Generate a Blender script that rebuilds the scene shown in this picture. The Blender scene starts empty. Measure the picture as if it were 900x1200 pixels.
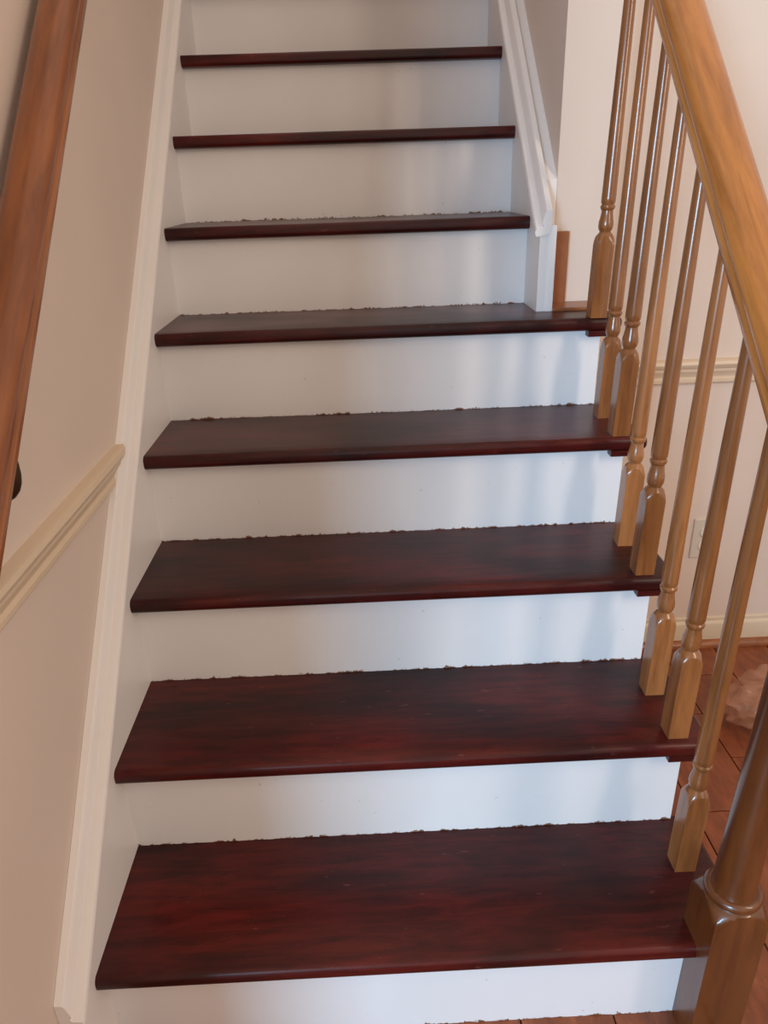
import bpy, bmesh, math, random
from mathutils import Vector, Matrix, noise

random.seed(7)
scene = bpy.context.scene
col = scene.collection

# ------------------------------------------------------------------ camera
F_PX = 854.157
PITCH, ROLL, YAW = -0.426291, -0.033586, -0.021358
fw = Vector((-math.sin(YAW) * math.cos(PITCH), math.cos(YAW) * math.cos(PITCH), math.sin(PITCH)))
rt = Vector((math.cos(YAW), math.sin(YAW), 0.0))
up = rt.cross(fw)
rt, up = (rt * math.cos(ROLL) + up * math.sin(ROLL), -rt * math.sin(ROLL) + up * math.cos(ROLL))
cam_data = bpy.data.cameras.new('camera')
cam_data.sensor_fit = 'VERTICAL'
cam_data.sensor_height = 36.0
cam_data.lens = F_PX / 1200 * 36.0
cam_data.clip_start = 0.02
cam = bpy.data.objects.new('camera', cam_data)
cam.matrix_world = Matrix(((rt.x, up.x, -fw.x, 0.422986),
                           (rt.y, up.y, -fw.y, -0.714835),
                           (rt.z, up.z, -fw.z, 1.220149),
                           (0, 0, 0, 1)))
col.objects.link(cam)
scene.camera = cam

# ------------------------------------------------------------------ world, lights, exposure
world = bpy.data.worlds.new('world')
scene.world = world
world.use_nodes = True
wb = world.node_tree.nodes['Background']
wb.inputs['Color'].default_value = (1.0, 0.81, 0.67, 1)
wb.inputs['Strength'].default_value = 0.84


def aim(o, target):
    o.rotation_euler = (Vector(target) - o.location).to_track_quat('-Z', 'Y').to_euler()


def area(name, loc, target, sx, sy, power, color):
    d = bpy.data.lights.new(name, 'AREA')
    d.shape = 'RECTANGLE'
    d.size, d.size_y = sx, sy
    d.energy = power
    d.color = color
    o = bpy.data.objects.new(name, d)
    o.location = loc
    aim(o, target)
    col.objects.link(o)
    return o


# cool daylight window far behind the camera to the left, warm light from a tall narrow window in the room to the right
area('daylight_window', (-1.08, -3.3, 1.40), (0.7, 0.4, 0.3), 0.8, 1.2, 135, (0.42, 0.72, 1.0))
area('tall_window', (2.10, -1.09, 1.95), (0.65, 1.3, 1.2), 0.22, 1.3, 19, (1.0, 0.84, 0.68))

vs = scene.view_settings
vs.view_transform = 'Standard'
vs.look = 'None'
vs.exposure = 0.0
vs.gamma = 1.0
vs.use_curve_mapping = False

# ------------------------------------------------------------------ measurements (metres)
RISE, GOING = 0.19, 0.20625
SLOPE = RISE / GOING
NOSE = 0.028            # nosing overhang
THICK = 0.027           # tread thickness
X_RIGHT = 0.804         # face of the right-hand stringer
X_OPEN = 0.925          # open side of the lower steps
X_END = 0.962           # end of the return nosing
X_WALL = -0.022         # left wall
Y_BACK = 0.985          # wall beside the stairs
STEPS = 10
ANG = math.atan(SLOPE)


# ------------------------------------------------------------------ materials
def mat_new(name):
    m = bpy.data.materials.new(name)
    m.use_nodes = True
    nt = m.node_tree
    b = nt.nodes['Principled BSDF']
    return m, nt, b


def node(nt, typ, **kw):
    n = nt.nodes.new(typ)
    for k, v in kw.items():
        setattr(n, k, v)
    return n


def ramp(nt, fac, stops):
    r = node(nt, 'ShaderNodeValToRGB')
    els = r.color_ramp.elements
    els[0].position, els[0].color = stops[0][0], (*stops[0][1], 1)
    els[1].position, els[1].color = stops[-1][0], (*stops[-1][1], 1)
    for p, c in stops[1:-1]:
        e = els.new(p)
        e.color = (*c, 1)
    nt.links.new(fac, r.inputs['Fac'])
    return r.outputs['Color']


def noise_tex(nt, vec, scale, detail=4, rough=0.55, dist=0.0):
    n = node(nt, 'ShaderNodeTexNoise')
    n.inputs['Scale'].default_value = scale
    n.inputs['Detail'].default_value = detail
    n.inputs['Roughness'].default_value = rough
    n.inputs['Distortion'].default_value = dist
    nt.links.new(vec, n.inputs['Vector'])
    return n.outputs['Fac']


def coords(nt, scale=(1, 1, 1), rot=(0, 0, 0), kind='Object', per_object=0.0):
    tc = node(nt, 'ShaderNodeTexCoord')
    src = tc.outputs[kind]
    if per_object:
        oi = node(nt, 'ShaderNodeObjectInfo')
        ml = node(nt, 'ShaderNodeVectorMath', operation='ADD')
        mu = node(nt, 'ShaderNodeMath', operation='MULTIPLY')
        mu.inputs[1].default_value = per_object
        nt.links.new(oi.outputs['Random'], mu.inputs[0])
        nt.links.new(src, ml.inputs[0])
        nt.links.new(mu.outputs[0], ml.inputs[1])
        src = ml.outputs[0]
    # rotate first, then stretch, so that the grain follows the length of the piece
    mr = node(nt, 'ShaderNodeMapping')
    mr.inputs['Rotation'].default_value = rot
    nt.links.new(src, mr.inputs['Vector'])
    mp = node(nt, 'ShaderNodeMapping')
    mp.inputs['Scale'].default_value = scale
    nt.links.new(mr.outputs[0], mp.inputs['Vector'])
    return mp.outputs['Vector']


def mix(nt, fac, a, b, blend='MIX'):
    m = node(nt, 'ShaderNodeMix', data_type='RGBA', blend_type=blend)
    for sock, v in ((0, fac), (6, a), (7, b)):
        if hasattr(v, 'links'):
            nt.links.new(v, m.inputs[sock])
        elif isinstance(v, (int, float)):
            m.inputs[sock].default_value = v
        else:
            m.inputs[sock].default_value = (*v, 1)
    return m.outputs[2]


def bump(nt, b, h, strength, dist=0.001):
    n = node(nt, 'ShaderNodeBump')
    n.inputs['Strength'].default_value = strength
    n.inputs['Distance'].default_value = dist
    nt.links.new(h, n.inputs['Height'])
    nt.links.new(n.outputs[0], b.inputs['Normal'])


def paint(name, c, rough=0.5, mottle=0.04, bumpy=0.15, scale=60):
    m, nt, b = mat_new(name)
    v = coords(nt)
    f = noise_tex(nt, v, 3.0, 5)
    lo = tuple(x * (1 - mottle) for x in c)
    hi = tuple(min(1, x * (1 + mottle)) for x in c)
    nt.links.new(ramp(nt, f, [(0.3, lo), (0.7, hi)]), b.inputs['Base Color'])
    b.inputs['Roughness'].default_value = rough
    bump(nt, b, noise_tex(nt, v, scale, 3), bumpy, 0.0015)
    return m


def wood(name, dark, mid, light, stretch, rot=(0, 0, 0), rough=0.3, coat=0.4, grain=60, bumps=0.08):
    """varnished wood; stretch gives the noise scale per axis, small along the grain"""
    m, nt, b = mat_new(name)
    v = coords(nt, stretch, rot, per_object=13.0)
    broad = noise_tex(nt, v, grain * 0.14, 4, 0.55, 1.1)
    fine = noise_tex(nt, v, grain, 5, 0.65, 0.3)
    c1 = ramp(nt, broad, [(0.28, dark), (0.5, mid), (0.74, light)])
    c2 = ramp(nt, fine, [(0.33, (0.52, 0.46, 0.40)), (0.58, (1, 1, 1))])
    nt.links.new(mix(nt, 0.75, c1, c2, 'MULTIPLY'), b.inputs['Base Color'])
    b.inputs['Roughness'].default_value = rough
    b.inputs['Coat Weight'].default_value = coat
    b.inputs['Coat Roughness'].default_value = 0.12
    bump(nt, b, fine, bumps, 0.001)
    return m


M_WALL = paint('wall_paint_cream', (0.67, 0.56, 0.485), 0.6, 0.03, 0.2, 90)
M_CREAM = paint('trim_paint_cream', (0.66, 0.525, 0.385), 0.42, 0.03, 0.05, 40)
M_WHITE = paint('trim_paint_white', (0.79, 0.755, 0.74), 0.38, 0.02, 0.12, 30)
M_BASE = paint('baseboard_paint', (0.62, 0.52, 0.39), 0.45, 0.03, 0.05, 40)
M_CEIL = paint('ceiling_paint', (0.75, 0.72, 0.68), 0.8)

M_OAK = wood('honey_oak_upright', (0.19, 0.065, 0.018), (0.29, 0.106, 0.031), (0.40, 0.160, 0.054), (1, 1, 0.09), rough=0.27)
M_OAK_NEWEL = wood('honey_oak_newel', (0.08, 0.021, 0.005), (0.12, 0.034, 0.008), (0.175, 0.055, 0.013), (1, 1, 0.12), rough=0.33, grain=45)
M_OAK_RAIL = wood('honey_oak_sloping_rail', (0.41, 0.145, 0.029), (0.48, 0.18, 0.038), (0.56, 0.23, 0.055), (1, 0.08, 1), (-ANG, 0, 0), rough=0.27)
M_BROWN_RAIL = wood('brown_oak_wall_rail', (0.19, 0.052, 0.010), (0.28, 0.085, 0.017), (0.37, 0.125, 0.028), (1, 0.08, 1), (-ANG, 0, 0), rough=0.36, coat=0.3)
M_STRIP = wood('reddish_brown_trim', (0.20, 0.06, 0.018), (0.30, 0.095, 0.03), (0.40, 0.15, 0.055), (0.25, 1, 0.25), rough=0.4, coat=0.2)

# stained treads: dark mahogany brushed along the length, cloudy, with a gloss
M_TREAD, nt, b = mat_new('mahogany_stain')
v = coords(nt, (0.12, 1, 1), per_object=17.0)
v2 = coords(nt, (0.45, 1, 1), per_object=29.0)
streak = noise_tex(nt, v, 62, 7, 0.7, 0.5)
cloud = noise_tex(nt, v2, 7.5, 3, 0.5, 0.3)
c1 = ramp(nt, cloud, [(0.30, (0.024, 0.0042, 0.0042)), (0.50, (0.056, 0.0063, 0.0054)), (0.72, (0.105, 0.0092, 0.0068))])
c2 = ramp(nt, streak, [(0.38, (0.22, 0.20, 0.20)), (0.60, (1.12, 1.05, 1.0))])
stain = mix(nt, 0.62, c1, c2, 'MULTIPLY')
scr = noise_tex(nt, coords(nt, (0.3, 1, 1), per_object=5.0), 120, 2, 0.5)
scuff = node(nt, 'ShaderNodeMath', operation='MULTIPLY')
nt.links.new(ramp(nt, scr, [(0.70, (0, 0, 0)), (0.76, (1, 1, 1))]), scuff.inputs[0])
scuff.inputs[1].default_value = 0.35
nt.links.new(mix(nt, scuff.outputs[0], stain, (0.20, 0.06, 0.045)), b.inputs['Base Color'])
nt.links.new(ramp(nt, cloud, [(0.3, (0.36,) * 3), (0.7, (0.27,) * 3)]), b.inputs['Roughness'])
b.inputs['Specular IOR Level'].default_value = 0.32
bump(nt, b, streak, 0.16, 0.0012)

# painted risers: white, brown stain daubed along the lower edge, a few knocks
M_RISER, nt, b = mat_new('riser_paint_white')
tc = node(nt, 'ShaderNodeTexCoord')
sep = node(nt, 'ShaderNodeSeparateXYZ')
nt.links.new(tc.outputs['Object'], sep.inputs[0])
v = coords(nt, (1, 1, 1), per_object=11.0)
edge = noise_tex(nt, v, 48, 6, 0.8)
ed = node(nt, 'ShaderNodeMath', operation='MULTIPLY_ADD')      # height of the daub at this spot
ed.inputs[1].default_value = 0.034
ed.inputs[2].default_value = -0.0164
nt.links.new(edge, ed.inputs[0])
less = node(nt, 'ShaderNodeMath', operation='LESS_THAN')
nt.links.new(sep.outputs['Z'], less.inputs[0])
nt.links.new(ed.outputs[0], less.inputs[1])
knock = noise_tex(nt, coords(nt, (1, 1, 1), per_object=3.0), 55, 2, 0.5)
kn = ramp(nt, knock, [(0.745, (0, 0, 0)), (0.78, (0.35,) * 3)])
mott = ramp(nt, noise_tex(nt, v, 4, 5), [(0.3, (0.76, 0.74, 0.745)), (0.7, (0.80, 0.785, 0.79))])
c = mix(nt, kn, mott, (0.40, 0.36, 0.33))
c = mix(nt, less.outputs[0], c, (0.17, 0.075, 0.035))
nt.links.new(c, b.inputs['Base Color'])
b.inputs['Roughness'].default_value = 0.42
bump(nt, b, noise_tex(nt, v, 45, 3), 0.10, 0.001)

# floor tiles
M_TILE, nt, b = mat_new('terracotta_brown_tile')
v = coords(nt, (1, 0.35, 1), per_object=9.0)
f1 = noise_tex(nt, v, 16, 5, 0.65, 0.8)
f2 = noise_tex(nt, v, 90, 3, 0.6)
c1 = ramp(nt, f1, [(0.28, (0.15, 0.036, 0.012)), (0.52, (0.24, 0.062, 0.020)), (0.75, (0.34, 0.10, 0.034))])
nt.links.new(mix(nt, 0.5, c1, ramp(nt, f2, [(0.35, (0.6,) * 3), (0.6, (1,) * 3)]), 'MULTIPLY'), b.inputs['Base Color'])
b.inputs['Roughness'].default_value = 0.38
bump(nt, b, f2, 0.08, 0.001)
M_GROUT = paint('dark_joint', (0.035, 0.014, 0.008), 0.8, 0.1)

M_PLATE = paint('outlet_plastic', (0.60, 0.54, 0.46), 0.35, 0.0, 0.0)
M_SOCKET = paint('socket_plastic', (0.70, 0.64, 0.56), 0.3, 0.0, 0.0)
M_DARK, nt, b = mat_new('dark_slot')
b.inputs['Base Color'].default_value = (0.015, 0.012, 0.01, 1)
M_BRONZE, nt, b = mat_new('dark_bronze')
b.inputs['Base Color'].default_value = (0.06, 0.032, 0.016, 1)
b.inputs['Metallic'].default_value = 0.7
b.inputs['Roughness'].default_value = 0.4
nt.links.new(ramp(nt, noise_tex(nt, coords(nt), 30), [(0.3, (0.045, 0.025, 0.013)), (0.7, (0.09, 0.05, 0.025))]), b.inputs['Base Color'])

# thin translucent tan plastic
M_BAG, nt, b = mat_new('tan_plastic_film')
b.inputs['Base Color'].default_value = (0.46, 0.22, 0.13, 1)
b.inputs['Roughness'].default_value = 0.22
b.inputs['Specular IOR Level'].default_value = 0.7
nt.links.new(ramp(nt, noise_tex(nt, coords(nt), 25, 3), [(0.3, (0.30,) * 3), (0.7, (0.62,) * 3)]), b.inputs['Alpha'])
bump(nt, b, noise_tex(nt, coords(nt, (1, 1, 0.4)), 38, 2), 0.35, 0.003)


# ------------------------------------------------------------------ helpers
def link(name, bm, material, parent=None, smooth=None, loc=None):
    bmesh.ops.remove_doubles(bm, verts=bm.verts, dist=1e-6)
    bmesh.ops.recalc_face_normals(bm, faces=bm.faces)
    me = bpy.data.meshes.new(name)
    if smooth is not None:
        lim = math.radians(smooth)
        for f in bm.faces:
            f.smooth = True
        for e in bm.edges:
            if len(e.link_faces) == 2 and e.calc_face_angle(0) > lim:
                e.smooth = False
    if loc is not None:
        bmesh.ops.translate(bm, verts=bm.verts, vec=-Vector(loc))
    bm.to_mesh(me)
    bm.free()
    me.materials.append(material)
    o = bpy.data.objects.new(name, me)
    col.objects.link(o)
    if loc is not None:
        o.location = loc
    if parent:
        o.parent = parent
        if loc is not None:            # loc is given in world space
            base = Vector((0, 0, 0))
            p = parent
            while p:
                base += p.location
                p = p.parent
            o.location = Vector(loc) - base
        else:
            base = Vector((0, 0, 0))
            p = parent
            while p:
                base += p.location
                p = p.parent
            me.transform(Matrix.Translation(-base))
    return o


def empty(name, loc, label, category, group=None):
    o = bpy.data.objects.new(name, None)
    o.empty_display_size = 0.1
    o.location = loc
    o['label'] = label
    o['category'] = category
    if group:
        o['group'] = group
    col.objects.link(o)
    return o


def structure(o):
    o['kind'] = 'structure'
    return o


def box(bm, x0, x1, y0, y1, z0, z1, bevel=0.0):
    vs_ = [bm.verts.new((x, y, z)) for x in (x0, x1) for y in (y0, y1) for z in (z0, z1)]
    fs = [(0, 1, 3, 2), (4, 6, 7, 5), (0, 4, 5, 1), (2, 3, 7, 6), (0, 2, 6, 4), (1, 5, 7, 3)]
    faces = [bm.faces.new([vs_[i] for i in f]) for f in fs]
    if bevel:
        es = list({e for f in faces for e in f.edges})
        bmesh.ops.bevel(bm, geom=es, offset=bevel, segments=2, profile=0.5, affect='EDGES')


def loft(bm, loops, closed=True, caps=True):
    rows = [[bm.verts.new(p) for p in lp] for lp in loops]
    n = len(rows[0])
    for a, b_ in zip(rows, rows[1:]):
        for i in range(n if closed else n - 1):
            j = (i + 1) % n
            bm.faces.new((a[i], a[j], b_[j], b_[i]))
    if caps:
        bm.faces.new(rows[0])
        bm.faces.new(rows[-1])


def prism(bm, poly, axis, a, b_):
    """poly of 2-D points extruded along axis from a to b_"""
    def p3(p, t):
        if axis == 'x':
            return (t, p[0], p[1])
        if axis == 'y':
            return (p[0], t, p[1])
        return (p[0], p[1], t)
    loft(bm, [[p3(p, a) for p in poly], [p3(p, b_) for p in poly]])


def lathe_rows(cx, cy, prof, n=32, square=None):
    """rows of points; with square=h the radius is limited to a square of half side h (turned from a square blank)"""
    rows = []
    for z, r in prof:
        lp = []
        for k in range(n):
            t = 2 * math.pi * k / n
            q = r
            if square is not None:
                q = min(r, square / max(abs(math.cos(t)), abs(math.sin(t))))
            lp.append((cx + q * math.cos(t), cy + q * math.sin(t), z))
        rows.append(lp)
    return rows


# ------------------------------------------------------------------ room shell
bm = bmesh.new(); box(bm, -2.2, 3.4, -4.2, 2.6, -0.08, -0.004)
floor = structure(link('floor', bm, M_GROUT))
tile_w, tile_l, x_first = 0.1485, 0.30, 0.628 - 6 * 0.1485
proto_tile = None
for i in range(19):
    for j in range(-3, 6):
        x0 = x_first + i * tile_w
        y0 = -0.06 - (0.15 if i % 2 else 0.0) + j * tile_l
        y1 = min(y0 + tile_l, Y_BACK - 0.002)
        if x0 + tile_w / 2 > 0 and x0 < 0.78 and y0 > 0.02:
            continue                                        # under the stairs
        if x0 < X_WALL and y1 > -0.7:
            continue
        if y1 - y0 < 0.03:
            continue
        full = abs(y1 - y0 - tile_l) < 1e-6
        if full and proto_tile is not None:
            t = proto_tile.copy()
            col.objects.link(t)
            t.parent = floor
        else:
            bm = bmesh.new()
            g = 0.0012
            box(bm, -tile_w / 2 + g, tile_w / 2 - g, -(y1 - y0) / 2 + g, (y1 - y0) / 2 - g, -0.010, 0.0, 0.0015)
            t = link('tile', bm, M_TILE, floor)
            if full:
                proto_tile = t
        t.location = (x0 + tile_w / 2, (y0 + y1) / 2, random.uniform(-0.0007, 0.0))

bm = bmesh.new(); box(bm, -0.14, X_WALL, -0.72, 2.5, 0, 2.75)
structure(link('wall_left', bm, M_WALL))
bm = bmesh.new(); box(bm, 0.854, 3.4, Y_BACK, 1.10, 0, 2.75)
structure(link('wall_back', bm, M_WALL))
bm = bmesh.new(); box(bm, 0.854, 0.97, 1.10, 2.5, 0.6, 2.75)
structure(link('wall_right', bm, M_WALL))
bm = bmesh.new(); box(bm, -0.14, 0.97, 2.5, 2.6, 0, 2.75)
structure(link('wall_upper', bm, M_WALL))

# chair rails (same moulding on both walls), z profile against distance from the wall
CHAIR = [(0, 0.752), (0.006, 0.752), (0.009, 0.756), (0.009, 0.763), (0.005, 0.768), (0.008, 0.776), (0.013, 0.783),
         (0.013, 0.789), (0.019, 0.794), (0.022, 0.801), (0.020, 0.808), (0.013, 0.811), (0, 0.811)]
bm = bmesh.new()
loft(bm, [[(X_WALL + d, -0.72, z) for d, z in CHAIR],
          [(X_WALL + d, (z - 0.284 - 0.047 - 1.2 * max(0, d - 0.009)) / SLOPE + 0.012, z) for d, z in CHAIR]])
structure(link('trim_1', bm, M_CREAM, smooth=35))
bm = bmesh.new()
prism(bm, [(Y_BACK - d, z + 0.002) for d, z in CHAIR], 'x', X_OPEN + 0.03, 3.4)
structure(link('trim_2', bm, M_CREAM, smooth=35))
# baseboard with a rounded top and a brown shoe moulding
bm = bmesh.new()
prism(bm, [(Y_BACK, 0), (Y_BACK - 0.013, 0), (Y_BACK - 0.013, 0.066), (Y_BACK - 0.010, 0.072), (Y_BACK - 0.006, 0.076),
           (Y_BACK - 0.005, 0.084), (Y_BACK, 0.087)], 'x', X_OPEN, 3.4)
structure(link('baseboard_back', bm, M_BASE, smooth=35))
bm = bmesh.new()
prism(bm, [(Y_BACK - 0.013, 0)] + [(Y_BACK - 0.013 - 0.017 * math.cos(a), 0.019 * math.sin(a)) for a in
          [math.pi / 2 * k / 6 for k in range(7)]], 'x', X_OPEN, 3.4)
structure(link('trim_3', bm, M_STRIP, smooth=50))
# brown wood strips where the wall meets the fifth tread
bm = bmesh.new()
box(bm, 0.852, 0.884, Y_BACK - 0.016, Y_BACK + 0.001, 0.95, 1.108, 0.001)
structure(link('trim_4', bm, M_STRIP))
bm = bmesh.new()
box(bm, 0.838, 0.940, 0.897, Y_BACK, 0.9495, 0.957, 0.0015)
structure(link('trim_5', bm, M_STRIP))

# ------------------------------------------------------------------ staircase
stairs = empty('staircase', (0.45, 0, 0), 'straight flight of dark mahogany stained treads with white painted risers', 'staircase')

# measured offsets of the hand-cut left ends (front, back) of the treads
LEFT = {1: (-0.006, 0.002), 2: (-0.002, 0.004), 3: (0.000, 0.004), 4: (0.002, 0.001), 5: (0.0, -0.003), 6: (0.0, -0.003)}


def tread_profile(y_front, y_back, z):
    """section from the back bottom round the nosing to the back top, as (y, z)"""
    r = 0.0105
    pts = [(y_back, z - THICK)]
    for k in range(7):
        a = -math.pi / 2 - math.pi / 2 * k / 6
        pts.append((y_front + r + r * math.cos(a), z - THICK + r + r * math.sin(a)))
    for k in range(7):
        a = math.pi - math.pi / 2 * k / 6
        pts.append((y_front + r + r * math.cos(a), z - r + r * math.sin(a)))
    for k in range(1, 9):
        t = k / 8
        pts.append((y_front + r + (y_back - y_front - r) * t, z))
    return pts


for i in range(1, STEPS + 1):
    y_f, y_b, z = (i - 1) * GOING - NOSE, i * GOING + 0.006, i * RISE
    x_end = X_END if i <= 5 else X_RIGHT + 0.004
    lf, lb = LEFT.get(i, (0, 0))
    bm = bmesh.new()
    rows = []
    n = 34
    for k in range(n + 1):
        t = k / n
        x = -0.004 + (x_end + 0.004) * t
        yb = y_b
        if i == 5 and x > 0.83:
            yb = Y_BACK - 0.001
        rnd = 0.0
        if i <= 5:                                   # rounded return nosing at the open end
            d = x_end - x
            if d < 0.010:
                rnd = 1 - math.sqrt(max(0, 1 - (1 - d / 0.010) ** 2))
        lp = []
        for (y, zz) in tread_profile(y_f, yb, z):
            fy = (y - y_f) / (yb - y_f)
            xx = x
            if k == 0:
                xx += lf * (1 - fy) + lb * fy + 0.0035 * noise.noise((i * 3.1, y * 28, 0.3))
            yy, z2 = y, zz
            if rnd:
                zc = z - THICK / 2
                z2 = zc + (zz - zc) * (1 - 0.55 * rnd)
                yy = y + (0.012 * rnd if y < y_f + 0.02 else 0)
            if zz > z - 0.001 and 0 < k < n:
                z2 += 0.0006 * noise.noise((x * 4, y * 9, i * 2.0))
            lp.append((xx, yy, z2))
        rows.append(lp)
        if i <= 5 and k == n - 1:                    # extra rows so the end rounds over
            for q in (0.008, 0.0055, 0.003, 0.001):
                d = q
                rnd2 = 1 - math.sqrt(max(0, 1 - (1 - d / 0.010) ** 2))
                zc = z - THICK / 2
                rows.append([(x_end - q, yy + (0.012 * rnd2 if yy < y_f + 0.02 else 0), zc + (zz - zc) * (1 - 0.55 * rnd2))
                             for (yy, zz) in tread_profile(y_f, yb, z)])
    rows.sort(key=lambda r: r[5][0])
    loft(bm, rows)
    tr = link('tread', bm, M_TREAD, stairs, smooth=40, loc=(0.45, y_f, z))
    if i <= 5:
        bm = bmesh.new()
        zt = z - THICK
        yb = min(y_b, Y_BACK)
        prism(bm, [(0.893, zt), (0.893, zt - 0.012), (0.936, zt - 0.012), (0.940, zt - 0.010), (0.944, zt - 0.005), (0.949, zt)],
              'y', y_f + 0.006, yb - 0.02)
        link('cove_moulding', bm, M_TREAD, tr, smooth=40)

for i in range(1, STEPS + 2):
    z0, z1 = (i - 1) * RISE, i * RISE - THICK + 0.001
    x1 = 0.872 if i == 1 else (X_OPEN if i <= 5 else X_RIGHT + 0.003)
    bm = bmesh.new()
    box(bm, -0.003, x1, (i - 1) * GOING, (i - 1) * GOING + 0.016, z0 - 0.002, z1)
    link('riser', bm, M_RISER, stairs, loc=(0.45, (i - 1) * GOING, z0))

# stringers with their cap mouldings: board sections are plumb polygons in (y, z)
TOP_Y = STEPS * GOING + 0.10
DZ = 0.284
bm = bmesh.new()
prism(bm, [(-0.088, 0), (-0.088, DZ - 0.088 * SLOPE), (TOP_Y, DZ + TOP_Y * SLOPE), (TOP_Y, TOP_Y * SLOPE - 0.3), (0.33, 0)], 'x', -0.021, 0.0)
s_left = link('wall_stringer', bm, M_WHITE, stairs)
s_left['label'] = 'white painted skirt board along the left wall'
CAP = [(-0.0215, 0.00), (0.002, -0.006), (0.008, -0.006), (0.0115, -0.001), (0.0115, 0.004), (0.009, 0.009), (0.004, 0.010), (-0.0040, 0.011),
       (-0.0065, 0.015), (-0.0025, 0.020), (-0.007, 0.034), (-0.0085, 0.040), (-0.011, 0.044), (-0.0215, 0.045)]


def cap(name, xf, y0, y1, parent):
    bm_ = bmesh.new()
    rows_ = []
    for k in range(25):
        y = y0 + (y1 - y0) * k / 24
        w = 0.0009 * noise.noise((y * 5, xf(0), 1.7))
        rows_.append([(xf(d + (w if d > -0.02 else 0)), y, DZ + h + w + y * SLOPE) for d, h in CAP])
    loft(bm_, rows_)
    return link(name, bm_, M_WHITE, parent, smooth=38)


cap('cap_moulding', lambda d: d, -0.094, TOP_Y, s_left)

bm = bmesh.new()
Y0 = 0.902
prism(bm, [(Y0, 0.9495), (Y0, DZ + Y0 * SLOPE), (TOP_Y, DZ + TOP_Y * SLOPE), (TOP_Y, TOP_Y * SLOPE - 0.3), (1.10, 0.80), (1.03, 0.9495)], 'x', X_RIGHT, X_RIGHT + 0.021)
s_right = link('wall_stringer', bm, M_WHITE, stairs)
s_right['label'] = 'white painted skirt board starting on the fifth tread'
cap('cap_moulding', lambda d: X_RIGHT - d, Y0 - 0.006, TOP_Y, s_right)
bm = bmesh.new()
box(bm, X_RIGHT + 0.021, 0.8535, Y0 + 0.002, TOP_Y, 0.9495, 0.953)
box(bm, X_RIGHT + 0.019, 0.8385, Y0 - 0.003, Y_BACK + 0.001, 0.9495, DZ + Y0 * SLOPE + 0.010, 0.0015)
prism(bm, [(Y_BACK, 0.95), (Y_BACK, DZ + Y_BACK * SLOPE + 0.02), (TOP_Y, DZ + TOP_Y * SLOPE + 0.02), (TOP_Y, TOP_Y * SLOPE)], 'x', X_RIGHT + 0.020, 0.8545)
link('skirt_post', bm, M_WHITE, s_right)

# closed side panel under the open ends of the lower steps
bm = bmesh.new()
poly = [(0.012, 0.0)]
for i in range(1, 6):
    poly += [((i - 1) * GOING + 0.012, i * RISE - THICK), (min(i * GOING + 0.012, Y_BACK), i * RISE - THICK)]
poly.append((Y_BACK, 0.0))
clean = []
for p in poly:
    if not clean or (Vector(p) - Vector(clean[-1])).length > 1e-5:
        clean.append(p)
prism(bm, clean, 'x', X_OPEN - 0.02, X_OPEN)
link('side_panel', bm, M_WHITE, stairs)

# ------------------------------------------------------------------ balustrade
BX = 0.908
RAIL_DZ = 0.860          # underside of the handrail above the slope line at the foot
RAIL_X, RAIL_SLOPE = 0.915, 1.042 * SLOPE
balustrade = empty('balustrade', (BX, -0.015, 0), 'honey oak balustrade with turned balusters and newel on the open side of the stairs', 'railing')
RAIL = [(0.022, 0.0), (0.0235, 0.002), (0.0235, 0.009), (0.020, 0.0125), (0.0195, 0.016), (0.022, 0.021), (0.027, 0.0255), (0.0305, 0.031),
        (0.0310, 0.037), (0.0295, 0.043), (0.0255, 0.0485), (0.0185, 0.053), (0.0095, 0.0555)]
RAIL = RAIL + [(0.0, 0.0562)] + [(-x, h) for x, h in reversed(RAIL)]
UPV = Vector((0, -math.sin(ANG), math.cos(ANG)))


def rail_loops(xc, dz, y0, y1, n=10, sx=1.0, sh=1.0, slope=SLOPE):
    out = []
    for k in range(n + 1):
        y = y0 + (y1 - y0) * k / n
        out.append([Vector((xc + x * sx, y, dz + y * slope)) + UPV * h * sh for x, h in RAIL])
    return out


bm = bmesh.new()
loft(bm, rail_loops(RAIL_X, RAIL_DZ, 0.005, Y_BACK + 0.03, slope=RAIL_SLOPE))
bmesh.ops.bisect_plane(bm, geom=bm.verts[:] + bm.edges[:] + bm.faces[:], plane_co=(0, Y_BACK - 0.001, 0), plane_no=(0, 1, 0), clear_outer=True)
link('handrail', bm, M_OAK_RAIL, balustrade, smooth=40)

# newel: square foot, turned ring, tapering column, square head with a ball
NX, NY, NH = 0.909, -0.017, 0.038
bm = bmesh.new()
prof = [(0.0, 0.06), (0.262, 0.06), (0.271, 0.0535), (0.279, 0.047), (0.285, 0.042), (0.289, 0.038), (0.291, 0.0352),
        (0.295, 0.0335), (0.300, 0.031), (0.315, 0.0290), (0.34, 0.0285), (0.50, 0.0255), (0.78, 0.022), (0.80, 0.026), (0.82, 0.036), (0.836, 0.046), (0.85, 0.06),
        (1.02, 0.06), (1.03, 0.048), (1.034, 0.036)]
loft(bm, lathe_rows(NX, NY, prof, 64, NH))
LEAN = 0.018


def lean(bm_):                                       # the newel leans outwards slightly
    for q in bm_.verts:
        q.co.x += LEAN * max(0.0, q.co.z - 0.19)


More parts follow.
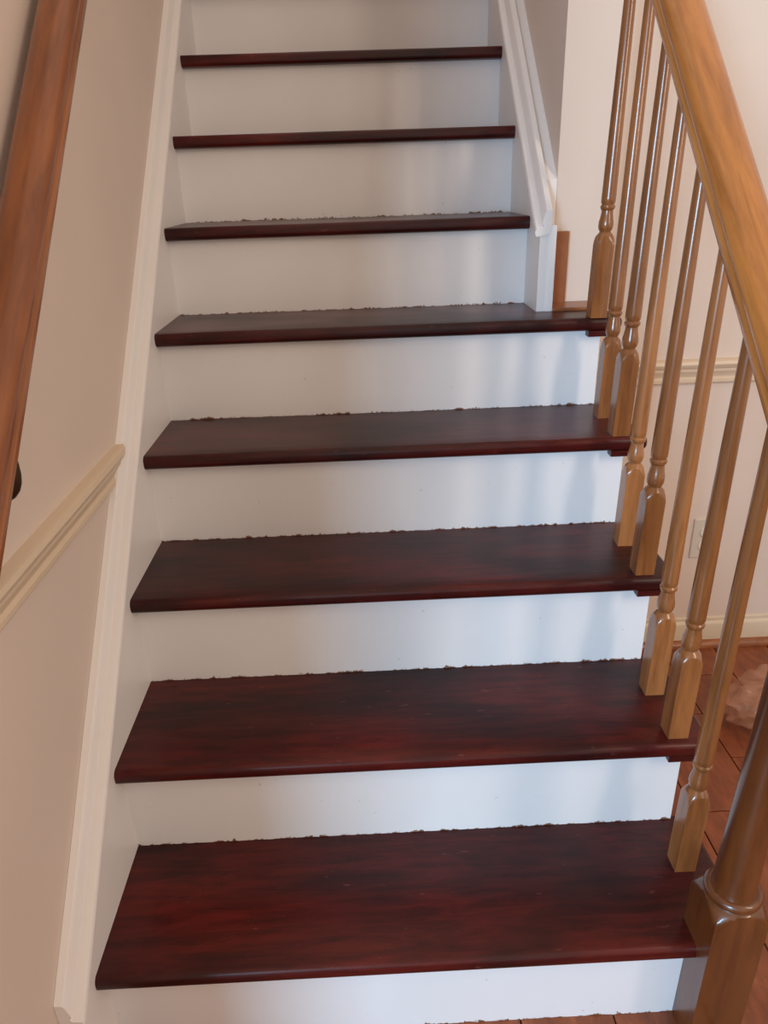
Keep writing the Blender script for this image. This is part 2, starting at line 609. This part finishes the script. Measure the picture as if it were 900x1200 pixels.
lean(bm)
newel = link('newel_post', bm, M_OAK_NEWEL, balustrade, smooth=32, loc=(NX, NY, 0))
bm = bmesh.new()
rr = [(0.2905 + 0.0080 * (1 + math.sin(a)), 0.0318 + 0.0070 * math.cos(a)) for a in [-math.pi / 2 + math.pi * k / 10 for k in range(11)]]
loft(bm, lathe_rows(NX, NY, [(rr[0][0], 0.028)] + rr + [(rr[-1][0], 0.028)], 64))
lean(bm)
link('turned_ring', bm, M_OAK_NEWEL, newel, smooth=60)
bm = bmesh.new()
loft(bm, lathe_rows(NX, NY, [(1.030, 0.030), (1.045, 0.022), (1.055, 0.024)] +
     [(1.09 - 0.040 * math.cos(a), max(0.002, 0.040 * math.sin(a))) for a in [0.6 + (math.pi - 0.6) * k / 14 for k in range(15)]], 48))
lean(bm)
link('finial', bm, M_OAK_NEWEL, newel, smooth=60)

# balusters: (step, y of the centre)
HB = 0.0165
spots = [(1, 0.1165)]          # (step, y), then the measured x of each foot
FEET = [0.907, 0.908, 0.911, 0.905, 0.911, 0.911, 0.917, 0.910]
for i in (2, 3, 4):
    spots += [(i, (i - 1) * GOING + {2: -0.008, 3: -0.011, 4: -0.013}[i] + 0.0135), (i, (i - 1) * GOING + 0.1155)]
spots.append((5, 4 * GOING - 0.022 + 0.0135))
for (i, y), bx in zip(spots, FEET):
    z0 = i * RISE - 0.0005
    zt = RAIL_DZ + y * RAIL_SLOPE + 0.006
    top = zt - z0
    prof = [(0.0, 0.03), (0.140, 0.03), (0.147, 0.0225), (0.153, 0.0195), (0.158, 0.0168), (0.162, 0.0135), (0.165, 0.0110), (0.167, 0.0114),
            (0.170, 0.0134), (0.176, 0.0146), (0.183, 0.0144), (0.191, 0.0128), (0.199, 0.0114), (0.2045, 0.0112), (0.2065, 0.0130),
            (0.2095, 0.0143), (0.2125, 0.0142), (0.215, 0.0122), (0.2165, 0.0124), (0.219, 0.0138), (0.226, 0.0140)]
    prof += [(0.226 + (top - 0.226) * t, 0.0140 - 0.0048 * t) for t in (0.25, 0.5, 0.75, 1.0)]
    rot = random.uniform(-0.03, 0.03)
    bm = bmesh.new()
    loft(bm, lathe_rows(0, 0, [(a + z0, r) for a, r in prof], 48, HB))
    bmesh.ops.rotate(bm, verts=bm.verts, cent=(0, 0, 0), matrix=Matrix.Rotation(rot, 3, 'Z'))
    for v_ in bm.verts:                              # the posts lean out a little towards the rail
        v_.co += Vector((bx + 0.014 * (v_.co.z - z0) / top, y, 0))
    link('baluster', bm, M_OAK, balustrade, smooth=32, loc=(bx, y, z0))

# ------------------------------------------------------------------ handrail on the left wall
LX, L_DZ, L_SLOPE = 0.0195, 0.903, 1.055 * SLOPE
wall_rail = empty('wall_handrail', (LX, 0.15, 1.05), 'brown varnished oak handrail fixed along the left wall', 'handrail')
bm = bmesh.new()
loft(bm, rail_loops(LX, L_DZ, -0.075, 2.2, 14, 0.88, 1.0, L_SLOPE))
link('rail', bm, M_BROWN_RAIL, wall_rail, smooth=40)
for yb in (0.066, 1.35):
    zb = L_DZ + yb * L_SLOPE
    bm = bmesh.new()
    a, b2, c3 = Vector((X_WALL + 0.002, yb, zb - 0.062)), Vector((LX + 0.019, yb, zb - 0.076)), Vector((LX, yb, zb + 0.003))
    pts = [a * (1 - t) ** 2 + b2 * 2 * t * (1 - t) + c3 * t * t for t in [k / 10 for k in range(11)]]
    loops = []
    for q, p in enumerate(pts):
        d = (pts[min(q + 1, 10)] - pts[max(q - 1, 0)]).normalized()
        s = Vector((0, 1, 0)); u2 = d.cross(s)
        loops.append([p + (s * math.cos(2 * math.pi * k / 14) + u2 * math.sin(2 * math.pi * k / 14)) * 0.0075 for k in range(14)])
    loft(bm, loops)
    br = link('bracket', bm, M_BRONZE, wall_rail, smooth=50)
    br['label'] = 'dark bronze bracket under the rail'
    bm = bmesh.new()
    loft(bm, [[(X_WALL + x, yb + r * math.cos(2 * math.pi * k / 24), zb - 0.062 + r * math.sin(2 * math.pi * k / 24)) for k in range(24)]
              for x, r in ((0.0, 0.026), (0.003, 0.026), (0.006, 0.022), (0.008, 0.012), (0.010, 0.009))])
    link('rosette', bm, M_BRONZE, br, smooth=50)

# ------------------------------------------------------------------ wall outlet
OX, OZ = 1.306, 0.334
outlet = empty('wall_outlet', (OX, Y_BACK, OZ), 'beige duplex power outlet on the wall behind the balusters', 'outlet')
bm = bmesh.new()
box(bm, OX - 0.035, OX + 0.035, Y_BACK - 0.005, Y_BACK + 0.001, OZ - 0.057, OZ + 0.057, 0.002)
link('cover_plate', bm, M_PLATE, outlet)
for s in (-1, 1):
    zc = OZ + s * 0.0195
    bm = bmesh.new()
    loft(bm, [[(OX + r * math.cos(2 * math.pi * k / 32), y, zc + max(-0.0135, min(0.0135, r * math.sin(2 * math.pi * k / 32)))) for k in range(32)]
              for y, r in ((Y_BACK - 0.004, 0.0172), (Y_BACK - 0.0072, 0.0172), (Y_BACK - 0.0078, 0.0162))])
    rec = link('receptacle', bm, M_SOCKET, outlet)
    for dx, hz in ((-0.0063, 0.0045), (0.0063, 0.0038)):
        bm = bmesh.new()
        box(bm, OX + dx - 0.0013, OX + dx + 0.0013, Y_BACK - 0.0082, Y_BACK - 0.006, zc + 0.004 - hz, zc + 0.004 + hz)
        link('slot', bm, M_DARK, rec)
    bm = bmesh.new()
    loft(bm, [[(OX + 0.0026 * math.cos(2 * math.pi * k / 14), y, zc - 0.0072 + 0.0026 * math.sin(2 * math.pi * k / 14)) for k in range(14)]
              for y in (Y_BACK - 0.006, Y_BACK - 0.0082)])
    link('ground_hole', bm, M_DARK, rec)
bm = bmesh.new()
loft(bm, lathe_rows(0, 0, [(0, 0.0032), (0.0012, 0.0030), (0.0018, 0.0018)], 16))
bmesh.ops.rotate(bm, verts=bm.verts, cent=(0, 0, 0), matrix=Matrix.Rotation(math.pi / 2, 3, 'X'))
bmesh.ops.translate(bm, verts=bm.verts, vec=(OX, Y_BACK - 0.0045, OZ))
link('screw', bm, M_SOCKET, outlet, smooth=40)

# ------------------------------------------------------------------ crumpled plastic bag on the floor
bm = bmesh.new()
bmesh.ops.create_icosphere(bm, subdivisions=5, radius=1.0)
for v_ in bm.verts:
    p = v_.co.copy()
    n1 = noise.ridged_multi_fractal(p * 1.25 + Vector((3.1, 0.2, 7.7)), 1.1, 2.1, 3, 1.0, 2.0)
    n2 = noise.noise(p * 2.3 + Vector((9, 1, 4)))
    k = 0.84 + 0.20 * (n1 - 1.0) + 0.20 * n2
    # film drawn up into folds towards the open mouth
    fold = 0.05 * math.sin(11 * math.atan2(p.y, p.x) + 3 * p.z) * max(0, p.z)
    q = p * (k + fold)
    v_.co = Vector((q.x * 0.150, q.y * 0.095, max(0.001, 0.056 + q.z * 0.074)))
bag = link('plastic_bag', bm, M_BAG, smooth=60, loc=(0, 0, 0))
bag.location = (1.375, 0.655, 0.0)
bag['label'] = 'crumpled translucent tan plastic bag lying on the brown tiled floor'
bag['category'] = 'bag'
